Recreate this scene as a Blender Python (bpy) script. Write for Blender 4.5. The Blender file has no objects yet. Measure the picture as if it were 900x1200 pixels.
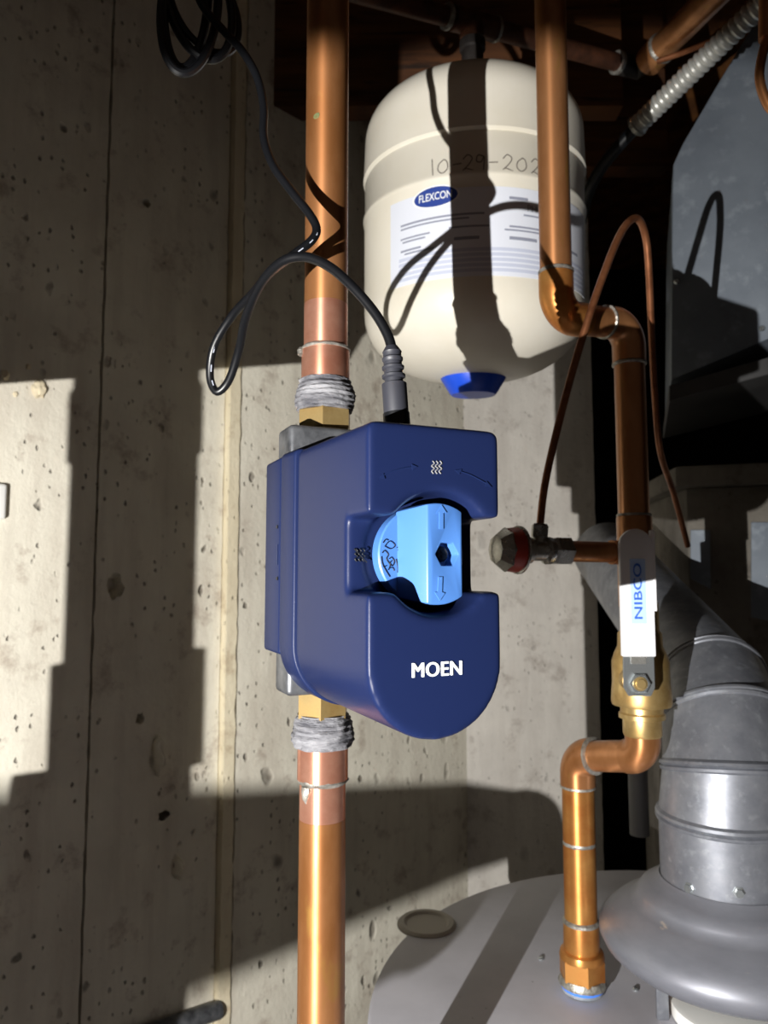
import bpy, bmesh, math, random
from mathutils import Vector, Matrix, noise as mnoise
random.seed(7)
V = Vector
scene = bpy.context.scene
COL = scene.collection

# ------------------------------------------------------------ camera, light
F = 860.0
PITCH = math.radians(5.0)
ZC = 1.40                                   # camera height above the floor
cam = bpy.data.cameras.new('camera'); cam_o = bpy.data.objects.new('camera', cam); COL.objects.link(cam_o)
cam.sensor_fit = 'VERTICAL'; cam.sensor_height = 36.0; cam.sensor_width = 27.0
cam.lens = F / 1200 * 36.0
cam.clip_start = 0.01
cam_o.location = (0, 0, ZC); cam_o.rotation_euler = (math.radians(90) + PITCH, 0, 0)
cam.dof.use_dof = True; cam.dof.focus_distance = 0.36; cam.dof.aperture_fstop = 17.0
scene.camera = cam_o

world = bpy.data.worlds.new('world'); scene.world = world; world.use_nodes = True
world.node_tree.nodes['Background'].inputs[0].default_value = (1.0, 0.79, 0.64, 1)
world.node_tree.nodes['Background'].inputs[1].default_value = 0.031

LIGHT = V((-0.335, -0.21, ZC - 0.185))
lamp = bpy.data.lights.new('torch', 'SPOT'); lamp_o = bpy.data.objects.new('torch', lamp); COL.objects.link(lamp_o)
lamp.energy = 84.0; lamp.color = (1.0, 0.975, 0.94); lamp.shadow_soft_size = 0.0022
lamp.spot_size = math.radians(77); lamp.spot_blend = 0.08
lamp_o.location = LIGHT
AIM = V((0.306, 1.0, -0.018))
lamp_o.rotation_euler = AIM.to_track_quat('-Z', 'Y').to_euler()

scene.view_settings.view_transform = 'Standard'
scene.view_settings.look = 'None'
scene.view_settings.exposure = 0.0
scene.view_settings.gamma = 1.0
scene.view_settings.use_curve_mapping = False

# ------------------------------------------------------------ photo geometry
CP, SP = math.cos(PITCH), math.sin(PITCH)
def ray(px, py):
    u = (px - 450) / F; v = (600 - py) / F
    return V((u, CP - v * SP, SP + v * CP))
def P(px, py, Y):
    d = ray(px, py); d = d * (Y / d.y)
    return V((d.x, d.y, d.z + ZC))
def hit(px, py, point, normal):
    d = ray(px, py); o = V((0, 0, ZC))
    return o + d * ((point - o).dot(normal) / d.dot(normal))

# ------------------------------------------------------------ object helpers
WL = {}
def link(o, parent=None, loc=None):
    COL.objects.link(o)
    if parent is not None: o.parent = parent; WL[o.name] = WL[parent.name]
    else: WL[o.name] = V(loc or (0, 0, 0))
    return o
def props(o, label=None, cat=None, group=None, kind=None):
    if label: o['label'] = label
    if cat: o['category'] = cat
    if group: o['group'] = group
    if kind: o['kind'] = kind
    return o
def thing(name, loc, label=None, cat=None, group=None, kind=None):
    o = bpy.data.objects.new(name, None); o.empty_display_size = 0.02
    link(o, None, loc); o.location = loc
    return props(o, label, cat, group, kind)
def part(name, me, m, parent=None, smooth=35, label=None):
    """mesh in world coordinates -> object under its parent (or on its own)"""
    if parent is None:
        xs = [v.co for v in me.vertices]
        lo = [min(c[i] for c in xs) for i in range(3)]; hi = [max(c[i] for c in xs) for i in range(3)]
        loc = V(((lo[0] + hi[0]) / 2, (lo[1] + hi[1]) / 2, lo[2]))
    else: loc = WL[parent.name]
    me.transform(Matrix.Translation(-loc))
    if smooth:
        me.polygons.foreach_set('use_smooth', [True] * len(me.polygons))
        me.set_sharp_from_angle(angle=math.radians(smooth))
    me.materials.clear(); me.materials.append(m)
    me.name = name
    o = bpy.data.objects.new(name, me)
    if parent is None: link(o, None, loc); o.location = loc
    else: link(o, parent)
    if label: o['label'] = label
    return o
def mesh(verts, faces):
    me = bpy.data.meshes.new('m'); me.from_pydata([tuple(v) for v in verts], [], faces); me.update()
    return me
def bm_mesh(bm):
    bmesh.ops.recalc_face_normals(bm, faces=bm.faces)
    me = bpy.data.meshes.new('m'); bm.to_mesh(me); bm.free(); return me
def join(*ms):
    vs, fs = [], []
    for m in ms:
        b = len(vs); vs += [v.co.copy() for v in m.vertices]; fs += [[b + i for i in p.vertices] for p in m.polygons]
        bpy.data.meshes.remove(m)
    return mesh(vs, fs)
def frame(axis):
    a = V(axis).normalized()
    t = V((0, 0, 1)) if abs(a.z) < 0.9 else V((1, 0, 0))
    x = t.cross(a).normalized(); y = a.cross(x)
    return x, y, a
def lathe(p0, axis, prof, n=32, cap=True, lump=0.0, seed=0.0):
    """prof: (radius, height along axis)"""
    x, y, a = frame(axis); vs, fs = [], []
    for r, h in prof:
        for k in range(n):
            t = 2 * math.pi * k / n
            q = V(p0) + a * h + (x * math.cos(t) + y * math.sin(t)) * r
            if lump:
                s = mnoise.noise(q * 190 + V((seed, 0, 0))) + 0.6 * mnoise.noise(q * 480 + V((0, seed, 0)))
                q = q + (x * math.cos(t) + y * math.sin(t)) * (lump * s)
            vs.append(q)
    m = len(prof)
    for i in range(m - 1):
        for k in range(n):
            k2 = (k + 1) % n
            fs.append([i * n + k, i * n + k2, (i + 1) * n + k2, (i + 1) * n + k])
    if cap:
        fs.append([k for k in range(n)][::-1]); fs.append([(m - 1) * n + k for k in range(n)])
    return mesh(vs, fs)
def smoothpath(pts, sub=8):
    pts = [V(p) for p in pts]; out = []
    n = len(pts)
    for i in range(n - 1):
        p0 = pts[max(i - 1, 0)]; p1 = pts[i]; p2 = pts[i + 1]; p3 = pts[min(i + 2, n - 1)]
        for k in range(sub):
            t = k / sub; t2 = t * t; t3 = t2 * t
            out.append(0.5 * ((2 * p1) + (p2 - p0) * t + (2 * p0 - 5 * p1 + 4 * p2 - p3) * t2 + (3 * p1 - p0 - 3 * p2 + p3) * t3))
    out.append(pts[-1]); return out
def tube(pts, r, n=12, cap=True):
    """sweep; r number or list"""
    pts = [V(p) for p in pts]; m = len(pts)
    tang = []
    for i in range(m):
        a = pts[max(i - 1, 0)]; b = pts[min(i + 1, m - 1)]
        tang.append((b - a).normalized())
    x, y, _ = frame(tang[0]); vs, fs = [], []
    for i in range(m):
        t = tang[i]
        x = (x - t * x.dot(t)).normalized(); y = t.cross(x)
        rr = r[i] if isinstance(r, (list, tuple)) else r
        for k in range(n):
            an = 2 * math.pi * k / n
            vs.append(pts[i] + (x * math.cos(an) + y * math.sin(an)) * rr)
    for i in range(m - 1):
        for k in range(n):
            k2 = (k + 1) % n
            fs.append([i * n + k, i * n + k2, (i + 1) * n + k2, (i + 1) * n + k])
    if cap:
        fs.append([k for k in range(n)][::-1]); fs.append([(m - 1) * n + k for k in range(n)])
    return mesh(vs, fs)
def bend(a, b, c, rad, n=12):
    """arc points turning at b from a to c"""
    a, b, c = V(a), V(b), V(c)
    u = (a - b).normalized(); w = (c - b).normalized()
    ang = u.angle(w); d = rad / math.tan(ang / 2)
    s = b + u * d; e = b + w * d
    ctr = b + (u + w).normalized() * (rad / math.sin(ang / 2))
    p = s - ctr; q = e - ctr; tot = p.angle(q); out = []
    for k in range(n + 1):
        t = k / n
        out.append(ctr + (p * math.sin((1 - t) * tot) + q * math.sin(t * tot)) / math.sin(tot))
    return out
def box(c, sx, sy, sz, X=V((1, 0, 0)), Y=V((0, 1, 0)), Z=V((0, 0, 1)), bev=0.0, seg=2):
    bm = bmesh.new(); bmesh.ops.create_cube(bm, size=1.0)
    for v in bm.verts:
        v.co = V(c) + X * (v.co.x * sx) + Y * (v.co.y * sy) + Z * (v.co.z * sz)
    bmesh.ops.recalc_face_normals(bm, faces=bm.faces)
    if bev: bmesh.ops.bevel(bm, geom=list(bm.edges), offset=bev, segments=seg, affect='EDGES', profile=0.5)
    return bm_mesh(bm)
def prism(poly, depth_vec, bev=0.0, seg=2):
    """poly: list of world points (planar), extruded along depth_vec"""
    bm = bmesh.new(); d = V(depth_vec)
    a = [bm.verts.new(V(p)) for p in poly]; b = [bm.verts.new(V(p) + d) for p in poly]
    n = len(a); bm.faces.new(a); bm.faces.new(b[::-1])
    for i in range(n): bm.faces.new([a[i], b[i], b[(i + 1) % n], a[(i + 1) % n]])
    bmesh.ops.recalc_face_normals(bm, faces=bm.faces)
    if bev: bmesh.ops.bevel(bm, geom=list(bm.edges), offset=bev, segments=seg, affect='EDGES', profile=0.5)
    return bm_mesh(bm)
def fixn(me):
    bm = bmesh.new(); bm.from_mesh(me); bmesh.ops.recalc_face_normals(bm, faces=bm.faces); bm.to_mesh(me); bm.free(); me.update(); return me
def baked(me, mods):
    """apply modifiers: list of (type, dict)"""
    fixn(me)
    o = bpy.data.objects.new('tmp', me); COL.objects.link(o)
    extra = []
    for t, d in mods:
        md = o.modifiers.new(t, t)
        for k, v in d.items():
            if k == 'cutter':
                c = bpy.data.objects.new('cut', fixn(v)); COL.objects.link(c); extra.append(c); md.object = c
            else: setattr(md, k, v)
    bpy.context.view_layer.update()
    dg = bpy.context.evaluated_depsgraph_get()
    out = bpy.data.meshes.new_from_object(o.evaluated_get(dg))
    for c in extra: bpy.data.objects.remove(c)
    bpy.data.objects.remove(o)
    return out
def text_mesh(s, size, extrude=0.0, bold=0.0, space=1.0):
    cu = bpy.data.curves.new('t', 'FONT'); cu.body = s; cu.size = size; cu.extrude = extrude; cu.offset = bold
    cu.space_character = space; cu.align_x = 'CENTER'; cu.align_y = 'CENTER'; cu.resolution_u = 4
    o = bpy.data.objects.new('t', cu); COL.objects.link(o)
    bpy.context.view_layer.update()
    me = bpy.data.meshes.new_from_object(o.evaluated_get(bpy.context.evaluated_depsgraph_get()))
    bpy.data.objects.remove(o); return me

# ------------------------------------------------------------ materials
def rgb(r, g, b):
    f = lambda c: (c / 255 / 12.92) if c / 255 <= 0.04045 else ((c / 255 + 0.055) / 1.055) ** 2.4
    return (f(r), f(g), f(b), 1)
MATS = {}
def mat(name, base, rough=0.5, metal=0.0, c2=None, scale=30.0, bump=0.0, bscale=200.0, stretch=(1, 1, 1), mix=(0.35, 0.65),
        rough2=None, c3=None, s3=8.0, m3=(0.55, 0.7), spec=0.5, coat=0.0, aniso=0.0):
    m = bpy.data.materials.new(name); m.use_nodes = True; MATS[name] = m
    nt = m.node_tree; N = nt.nodes; L = nt.links; bs = N['Principled BSDF']
    bs.inputs['Base Color'].default_value = base
    bs.inputs['Roughness'].default_value = rough; bs.inputs['Metallic'].default_value = metal
    bs.inputs['Specular IOR Level'].default_value = spec
    if aniso:
        bs.inputs['Anisotropic'].default_value = aniso; bs.inputs['Anisotropic Rotation'].default_value = 0.25
        tg = N.new('ShaderNodeTangent'); tg.direction_type = 'RADIAL'; tg.axis = 'Z'; L.new(tg.outputs[0], bs.inputs['Tangent'])
    if coat: bs.inputs['Coat Weight'].default_value = coat; bs.inputs['Coat Roughness'].default_value = 0.15
    tc = N.new('ShaderNodeNewGeometry'); mp = N.new('ShaderNodeMapping'); mp.inputs['Scale'].default_value = stretch
    L.new(tc.outputs['Position'], mp.inputs['Vector'])
    def noise(s, detail=5.0, rg=0.6):
        n = N.new('ShaderNodeTexNoise'); n.inputs['Scale'].default_value = s; n.inputs['Detail'].default_value = detail
        n.inputs['Roughness'].default_value = rg; L.new(mp.outputs[0], n.inputs['Vector']); return n
    def ramp(src, a, b):
        r = N.new('ShaderNodeMapRange'); r.inputs['From Min'].default_value = a; r.inputs['From Max'].default_value = b
        L.new(src, r.inputs['Value']); return r
    col = None
    if c2:
        r = ramp(noise(scale).outputs['Fac'], *mix)
        mx = N.new('ShaderNodeMix'); mx.data_type = 'RGBA'
        mx.inputs[6].default_value = base; mx.inputs[7].default_value = c2
        L.new(r.outputs[0], mx.inputs[0]); col = mx.outputs[2]
        if rough2 is not None:
            q = N.new('ShaderNodeMapRange'); L.new(r.outputs[0], q.inputs['Value'])
            q.inputs['To Min'].default_value = rough; q.inputs['To Max'].default_value = rough2
            L.new(q.outputs[0], bs.inputs['Roughness'])
    if c3:
        r = ramp(noise(s3, 6.0).outputs['Fac'], *m3)
        mx = N.new('ShaderNodeMix'); mx.data_type = 'RGBA'
        if col: L.new(col, mx.inputs[6])
        else: mx.inputs[6].default_value = base
        mx.inputs[7].default_value = c3; L.new(r.outputs[0], mx.inputs[0]); col = mx.outputs[2]
    if col: L.new(col, bs.inputs['Base Color'])
    if bump:
        b = N.new('ShaderNodeBump'); b.inputs['Strength'].default_value = 1.0; b.inputs['Distance'].default_value = bump
        L.new(noise(bscale).outputs['Fac'], b.inputs['Height']); L.new(b.outputs[0], bs.inputs['Normal'])
    return m
def concrete(name, a, b, dark, pit=1.0, rough=0.9):
    m = bpy.data.materials.new(name); m.use_nodes = True; nt = m.node_tree; N = nt.nodes; L = nt.links; bs = N['Principled BSDF']
    bs.inputs['Roughness'].default_value = rough; bs.inputs['Specular IOR Level'].default_value = 0.2
    g = N.new('ShaderNodeNewGeometry')
    def mapped(sc):
        mp = N.new('ShaderNodeMapping'); mp.inputs['Scale'].default_value = sc; L.new(g.outputs['Position'], mp.inputs['Vector']); return mp.outputs[0]
    def noise(vec, s, d=6.0, r=0.6):
        n = N.new('ShaderNodeTexNoise'); n.inputs['Scale'].default_value = s; n.inputs['Detail'].default_value = d; n.inputs['Roughness'].default_value = r
        L.new(vec, n.inputs['Vector']); return n.outputs['Fac']
    def rng(v, a0, a1, t0=0.0, t1=1.0):
        r = N.new('ShaderNodeMapRange'); L.new(v, r.inputs['Value'])
        for k, q in zip(('From Min', 'From Max', 'To Min', 'To Max'), (a0, a1, t0, t1)): r.inputs[k].default_value = q
        return r.outputs[0]
    def mixc(f, x, y):
        mx = N.new('ShaderNodeMix'); mx.data_type = 'RGBA'; L.new(f, mx.inputs[0])
        for i, c in ((6, x), (7, y)):
            if isinstance(c, tuple): mx.inputs[i].default_value = c
            else: L.new(c, mx.inputs[i])
        return mx.outputs[2]
    def op(o, x, y):
        q = N.new('ShaderNodeMath'); q.operation = o
        for i, c in enumerate((x, y)):
            if isinstance(c, (int, float)): q.inputs[i].default_value = c
            else: L.new(c, q.inputs[i])
        return q.outputs[0]
    iso = mapped((1, 1, 1)); ver = mapped((1, 1, 0.12))
    col = mixc(rng(noise(iso, 7.0), 0.35, 0.68), a, b)
    col = mixc(rng(noise(ver, 28.0), 0.45, 0.78, 0, 0.42), col, dark)
    col = mixc(rng(noise(iso, 17.0, 8.0, 0.7), 0.55, 0.68, 0, 0.75), col, dark)
    # air holes of three sizes, drawn out a little vertically
    pits = None
    for s, th, keep in ((13.0, 0.16, 0.66), (34.0, 0.19, 0.62), (90.0, 0.22, 0.58)):
        vv = N.new('ShaderNodeTexVoronoi'); vv.inputs['Scale'].default_value = s; vv.inputs['Randomness'].default_value = 1.0
        off = N.new('ShaderNodeMix'); off.data_type = 'VECTOR'
        dn = N.new('ShaderNodeTexNoise'); dn.inputs['Scale'].default_value = s * 1.6; L.new(iso, dn.inputs['Vector'])
        off.inputs[0].default_value = 0.35 / s * 1.2
        L.new(mapped((1, 1, 0.65)), off.inputs[4]); L.new(dn.outputs['Color'], off.inputs[5])
        L.new(off.outputs[1], vv.inputs['Vector'])
        hole = rng(vv.outputs['Distance'], th, th * 0.45)
        sx = N.new('ShaderNodeSeparateColor'); L.new(vv.outputs['Color'], sx.inputs[0])
        gate = rng(sx.outputs[0], keep, keep + 0.02)
        hole = op('MULTIPLY', hole, gate)
        pits = hole if pits is None else op('MAXIMUM', pits, hole)
    clump = rng(noise(iso, 5.0, 3.0), 0.36, 0.54)
    pits = op('MULTIPLY', op('MULTIPLY', pits, clump), pit)
    col = mixc(op('MULTIPLY', pits, 0.75), col, tuple(list(x * 0.35 for x in dark[:3]) + [1]))
    L.new(col, bs.inputs['Base Color'])
    h = op('ADD', op('MULTIPLY', noise(iso, 90.0, 8.0, 0.7), 0.0022), op('MULTIPLY', noise(ver, 30.0), 0.0016))
    h = op('SUBTRACT', h, op('MULTIPLY', pits, 0.006))
    bp = N.new('ShaderNodeBump'); bp.inputs['Distance'].default_value = 1.0; bp.inputs['Strength'].default_value = 0.8
    L.new(h, bp.inputs['Height']); L.new(bp.outputs[0], bs.inputs['Normal'])
    return m

m_concA = concrete('concrete', rgb(240, 235, 218), rgb(222, 216, 200), rgb(176, 162, 146))
m_concC = concrete('concrete_grey', rgb(226, 221, 212), rgb(206, 201, 193), rgb(172, 163, 154), pit=0.35)
m_edge = concrete('concrete_fin', rgb(244, 234, 206), rgb(228, 216, 186), rgb(190, 168, 136), pit=0.5)
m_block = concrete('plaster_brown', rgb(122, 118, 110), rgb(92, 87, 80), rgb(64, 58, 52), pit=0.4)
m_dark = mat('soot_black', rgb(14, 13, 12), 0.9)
m_floor = mat('floor_concrete', rgb(105, 98, 90), 0.9, c2=rgb(80, 74, 68), scale=6)
m_wood = mat('joist_timber', rgb(112, 68, 32), 0.8, c2=rgb(64, 36, 17), scale=9.0, stretch=(0.25, 0.25, 2.5), c3=rgb(40, 23, 12), s3=30)
m_ply = mat('subfloor_plywood', rgb(140, 90, 42), 0.8, c2=rgb(90, 52, 24), scale=14.0)
m_copper = mat('copper_aged', rgb(196, 138, 92), 0.34, 0.7, c2=rgb(158, 104, 60), scale=26.0, stretch=(1, 1, 0.35), rough2=0.48, c3=rgb(176, 130, 70), s3=60, m3=(0.6, 0.72), coat=0.3, aniso=0.75)
m_copper2 = mat('copper_clean', rgb(232, 172, 146), 0.30, 0.8, c2=rgb(206, 138, 112), scale=40.0, rough2=0.4, aniso=0.8)
m_copper3 = mat('copper_lacquered', rgb(212, 152, 84), 0.32, 0.75, c2=rgb(184, 116, 58), scale=30.0, rough2=0.42, aniso=0.6)
m_copperd = mat('copper_brown', rgb(150, 98, 66), 0.38, 0.7, c2=rgb(110, 66, 42), scale=50.0)
m_green = mat('verdigris', rgb(92, 112, 76), 0.8, c2=rgb(96, 90, 50), scale=120)
m_solder = mat('solder', rgb(186, 184, 176), 0.42, 0.7, c2=rgb(130, 126, 118), scale=160, bump=0.0008, bscale=300)
m_brass = mat('brass', rgb(214, 186, 128), 0.3, 0.8, c2=rgb(180, 146, 90), scale=50, rough2=0.45)
m_putty = mat('thread_sealant', rgb(136, 136, 140), 0.7, 0.0, c2=rgb(70, 70, 76), scale=70, bump=0.002, bscale=260, stretch=(0.6, 0.6, 2.2))
m_navy = mat('navy_plastic', rgb(21, 31, 65), 0.36, 0, bump=0.00006, bscale=2600, spec=0.22)
m_navy2 = mat('navy_plastic_rear', rgb(22, 33, 68), 0.42, 0, bump=0.00006, bscale=2600, spec=0.25)
m_sky = mat('light_blue_plastic', rgb(66, 110, 174), 0.42)
m_mark = mat('black_mark', rgb(8, 10, 16), 0.4)
m_grv = mat('navy_relief', rgb(22, 34, 70), 0.3)
m_white = mat('white_print', rgb(238, 240, 240), 0.6)
m_rub = mat('black_rubber', rgb(13, 14, 17), 0.36, spec=0.45)
m_plug = mat('grey_rubber', rgb(44, 45, 52), 0.5)
m_print = mat('cable_print', rgb(170, 176, 190), 0.6)
m_zinc = mat('grey_casting', rgb(120, 122, 126), 0.42, 0.6, c2=rgb(70, 72, 76), scale=60)
m_cream = mat('cream_enamel', rgb(222, 217, 204), 0.42, c2=rgb(216, 210, 194), scale=12, coat=0.1)
m_label = mat('white_label', rgb(218, 222, 232), 0.55)
m_lgrey = mat('label_print', rgb(138, 142, 158), 0.7)
m_lband = mat('label_band', rgb(190, 196, 214), 0.7)
m_lblue = mat('label_blue', rgb(36, 62, 140), 0.6)
m_ink = mat('marker_ink', rgb(112, 106, 98), 0.8)
m_bluecap = mat('blue_cap_plastic', rgb(18, 74, 205), 0.4)
m_galv = mat('galvanised_steel', rgb(138, 141, 148), 0.40, 0.55, c2=rgb(116, 119, 127), scale=45, c3=rgb(150, 154, 160), s3=110, m3=(0.55, 0.72), rough2=0.48)
m_galv2 = mat('galvanised_sheet', rgb(112, 120, 129), 0.6, 0.3, c2=rgb(94, 102, 112), scale=9, c3=rgb(124, 132, 140), s3=40)
m_hood = mat('hood_steel', rgb(134, 136, 144), 0.45, 0.4, c2=rgb(114, 116, 124), scale=9, stretch=(1, 1, 4), c3=rgb(170, 160, 150), s3=40, m3=(0.66, 0.74))
m_heater = mat('heater_grey_enamel', rgb(186, 185, 192), 0.5, c2=rgb(172, 171, 178), scale=10, c3=rgb(100, 98, 98), s3=120, m3=(0.68, 0.74))
m_copperk = mat('copper_dark', rgb(96, 60, 42), 0.5, 0.5, c2=rgb(60, 38, 28), scale=40)
m_capgrey = mat('cap_grey', rgb(170, 164, 152), 0.5)
m_chrome = mat('chrome', rgb(200, 200, 196), 0.22, 0.75, c2=rgb(150, 148, 140), scale=70, rough2=0.35)
m_armour = mat('armour_steel', rgb(196, 196, 190), 0.34, 0.55)
m_red = mat('red_enamel', rgb(176, 56, 42), 0.4)
m_lever = mat('lever_white_vinyl', rgb(238, 238, 240), 0.35)
m_plate = mat('zinc_plate', rgb(190, 196, 198), 0.25, 0.85)
m_tblue = mat('lever_blue_print', rgb(70, 130, 235), 0.5)
m_tpale = mat('lever_pale_print', rgb(178, 206, 246), 0.5)
m_plastic_w = mat('white_plastic', rgb(236, 236, 232), 0.5)
m_iron = mat('dark_iron', rgb(58, 54, 52), 0.5, 0.3, c2=rgb(38, 34, 32), scale=40)
m_pvc = mat('grey_pvc', rgb(120, 120, 122), 0.5)
m_pvcl = mat('dull_white_plastic', rgb(150, 156, 164), 0.6, c2=rgb(110, 116, 124), scale=80)
m_drk_sheet = mat('dark_sheet', rgb(66, 66, 66), 0.6, 0.2, c2=rgb(50, 50, 50), scale=10)

# ------------------------------------------------------------ room shell
CORNER = V((0.155, 1.57, 0)); BD = V((0.72, 0.694, 0)).normalized(); BN = V((BD.y, -BD.x, 0))    # left wall: direction, normal
CD = V((1, 0.02, 0)).normalized(); CN = V((CD.y, -CD.x, 0))                                            # back wall: direction, normal
def wall_s(px):
    k = (px - 450) / F
    return (CORNER.x - CORNER.y * k) / (BD.x - BD.y * k)
ZTOP = ZC + 1.25
def slab(p0, d, n, s0, s1, z0, z1, off, th, nx=2, nz=60, jl=0.0, jr=0.0, seed=0):
    """upright slab: along d from s0 to s1, front face proud by off; jl / jr make its ends ragged"""
    vs, fs = [], []
    for j in range(nz + 1):
        z = z0 + (z1 - z0) * j / nz
        for i in range(nx + 1):
            s = s0 + (s1 - s0) * i / nx
            e = 0.0
            if i == 0 and jl: e = jl * (mnoise.noise(V((seed, z * 34, 0))) + 0.7 * mnoise.noise(V((seed, z * 110, 3))))
            if i == nx and jr: e = jr * (mnoise.noise(V((seed + 9, z * 34, 0))) + 0.7 * mnoise.noise(V((seed + 9, z * 110, 3))))
            b = p0 + d * (s + e); vs.append(V((b.x, b.y, z)) + n * off)
    nf = len(vs)
    vs += [v - n * th for v in vs]
    W = nx + 1
    for j in range(nz):
        for i in range(nx):
            a = j * W + i; q = [a, a + 1, a + 1 + W, a + W]
            fs.append(q); fs.append([nf + x for x in q[::-1]])
        a = j * W; fs.append([a, a + W, a + W + nf, a + nf])
        a = j * W + nx; fs.append([a, a + nf, a + W + nf, a + W])
    for i in range(nx):
        fs.append([i, i + nf, i + 1 + nf, i + 1]); a = nz * W + i; fs.append([a, a + 1, a + 1 + nf, a + nf])
    m = mesh(vs, fs)
    bm = bmesh.new(); bm.from_mesh(m); return bm_mesh(bm)

# floor and ceiling
part('floor', box(V((0.6, 1.0, -0.05)), 4.4, 5.0, 0.1), m_floor, None, 0)['kind'] = 'structure'
part('ceiling', box(V((0.6, 1.6, ZTOP + 0.02)), 4.4, 3.4, 0.04), m_ply, None, 0)['kind'] = 'structure'

wl = thing('wall_left', (CORNER.x, CORNER.y, 0), kind='structure')
back = part('backing', slab(CORNER, -BD, BN, -0.12, 2.6, 0, ZTOP, -0.022, 0.08, 2, 4), m_concA, wl, 0)
sA0, sA1, sA2, sA3 = 2.6, wall_s(112), wall_s(260), wall_s(274)
part('panel', slab(CORNER, -BD, BN, sA1 + 0.0015, sA0, 0, ZTOP, 0.0, 0.02, 2, 160, 0.0018, 0, 1), m_concA, wl, 0)
def pit_cutter(px, py, rs, rz, seed):
    c = hit(px, py, CORNER + BN * .002, BN)
    bm = bmesh.new(); bmesh.ops.create_icosphere(bm, subdivisions=3, radius=1.0)
    for v in bm.verts:
        k = 1 + 0.45 * mnoise.noise(v.co * 1.6 + V((seed, seed, 0)))
        v.co = c + (BD * v.co.x * rs + V((0, 0, 1)) * v.co.y * rz + BN * v.co.z * .028) * k
    return bm_mesh(bm)
mid_ = slab(CORNER, -BD, BN, sA2 + 0.001, sA1 - 0.0015, 0, ZTOP, 0.002, 0.022, 2, 160, 0.001, 0.0018, 2)
mid_ = baked(mid_, [('BOOLEAN', dict(operation='DIFFERENCE', solver='EXACT', cutter=pit_cutter(*a))) for a in
             ((135, 688, .012, .019, 1), (183, 885, .007, .026, 2), (164, 842, .006, .009, 3), (205, 1140, .011, .010, 4), (205, 1015, .006, .016, 5), (192, 955, .010, .007, 6), (150, 300, .008, .008, 7), (172, 238, .007, .006, 8))])
part('panel', mid_, m_concA, wl, 0)
part('concrete_fin', slab(CORNER, -BD, BN, sA3 + 0.002, sA2 - 0.001, 0, ZTOP, 0.016, 0.036, 2, 200, 0.0026, 0.0012, 3), m_edge, wl, 0)
part('panel', slab(CORNER, -BD, BN, -0.02, sA3 - 0.003, 0, ZTOP, 0.012, 0.032, 2, 200, 0, 0.0034, 4), m_concA, wl, 0)
def lump(px, py, r, seed):
    c = hit(px, py, CORNER, BN)
    bm = bmesh.new(); bmesh.ops.create_icosphere(bm, subdivisions=3, radius=1.0)
    for v in bm.verts:
        k = 1 + 0.35 * mnoise.noise(v.co * 1.7 + V((seed, 0, 0)))
        v.co = c + (BD * v.co.x * r * 0.8 + V((0, 0, 1)) * v.co.y * r + BN * v.co.z * r * 0.7) * k
    return bm_mesh(bm)
for i, (px, py, r) in enumerate(((46, 456, 0.012), (6, 440, 0.007), (18, 462, 0.004), (33, 430, 0.004))):
    part('concrete_lump', lump(px, py, r, i * 3.1), m_edge, wl)

s_end = 0.30
wb = thing('wall_back', (CORNER.x, CORNER.y, 0), kind='structure')
part('face', slab(CORNER, CD, CN, -0.03, s_end, 0, ZTOP, 0.0, 0.02, 3, 120, 0, 0.0012, 6), m_concC, wb, 0)
# the dark room beyond the end of that wall
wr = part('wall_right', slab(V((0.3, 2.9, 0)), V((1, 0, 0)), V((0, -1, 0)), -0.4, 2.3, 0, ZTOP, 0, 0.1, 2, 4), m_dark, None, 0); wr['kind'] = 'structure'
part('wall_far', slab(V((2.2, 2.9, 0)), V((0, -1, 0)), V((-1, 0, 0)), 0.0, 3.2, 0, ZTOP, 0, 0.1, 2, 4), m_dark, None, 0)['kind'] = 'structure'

# ------------------------------------------------------------ main copper pipe
ZV = V((0, 0, 1))
YM = 0.455
PM = P(381, 500, YM)
def zm(py): return P(381, py, YM).z
def at(p, z): return V((p.x, p.y, z))
RM = 0.0138
up = thing('copper_pipe', at(PM, zm(500)), 'upper copper supply pipe rising from the navy shutoff device past the tank', 'pipe')
part('tube', lathe(at(PM, zm(365)), ZV, [(RM, 0), (RM, zm(-160) - zm(365))], 40), m_copper, up)
part('clean_end', lathe(at(PM, zm(408)), ZV, [(RM + .0001, 0), (RM + .0001, zm(362) - zm(408)), (RM, zm(358) - zm(408))], 40), m_copper2, up)
part('coupling', lathe(at(PM, zm(455)), ZV, [(.0152, 0), (.0152, zm(412) - zm(455)), (.0146, zm(409) - zm(455))], 40), m_copper2, up)
part('solder_ring', lathe(at(PM, zm(413)), ZV, [(.0146, 0), (.0158, .0008), (.0158, .0018), (.0142, .0032)], 40, lump=.0005), m_solder, up)
part('solder_drip', lathe(PM + V((-.0150, -.004, zm(420) - PM.z)), ZV, [(.0005, 0), (.0022, .001), (.0026, .004), (.0012, .006)], 10, lump=.0004), m_solder, up)
h = zm(446) - zm(483)
part('thread_sealant', lathe(at(PM, zm(483)), ZV, [(.0160 + .0030 * math.sin(math.pi * min(1, (k + 2) / 22)) + .0004 * math.sin(k * 1.9), h * k / 22) for k in range(23)], 64, lump=.0010, seed=3), m_putty, up)
part('brass_nut', lathe(at(PM, zm(506)), ZV, [(.0170, 0), (.0176, .0010), (.0176, zm(482) - zm(506) - .001), (.0168, zm(482) - zm(506))], 6), m_brass, up, 20)
part('verdigris_stain', lathe(at(PM, zm(150)) + V((-.006, -.0124, 0)), V((-.45, -.9, 0)), [(.0022, 0), (.0016, .0004)], 9, lump=.0009), m_green, up)

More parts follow.
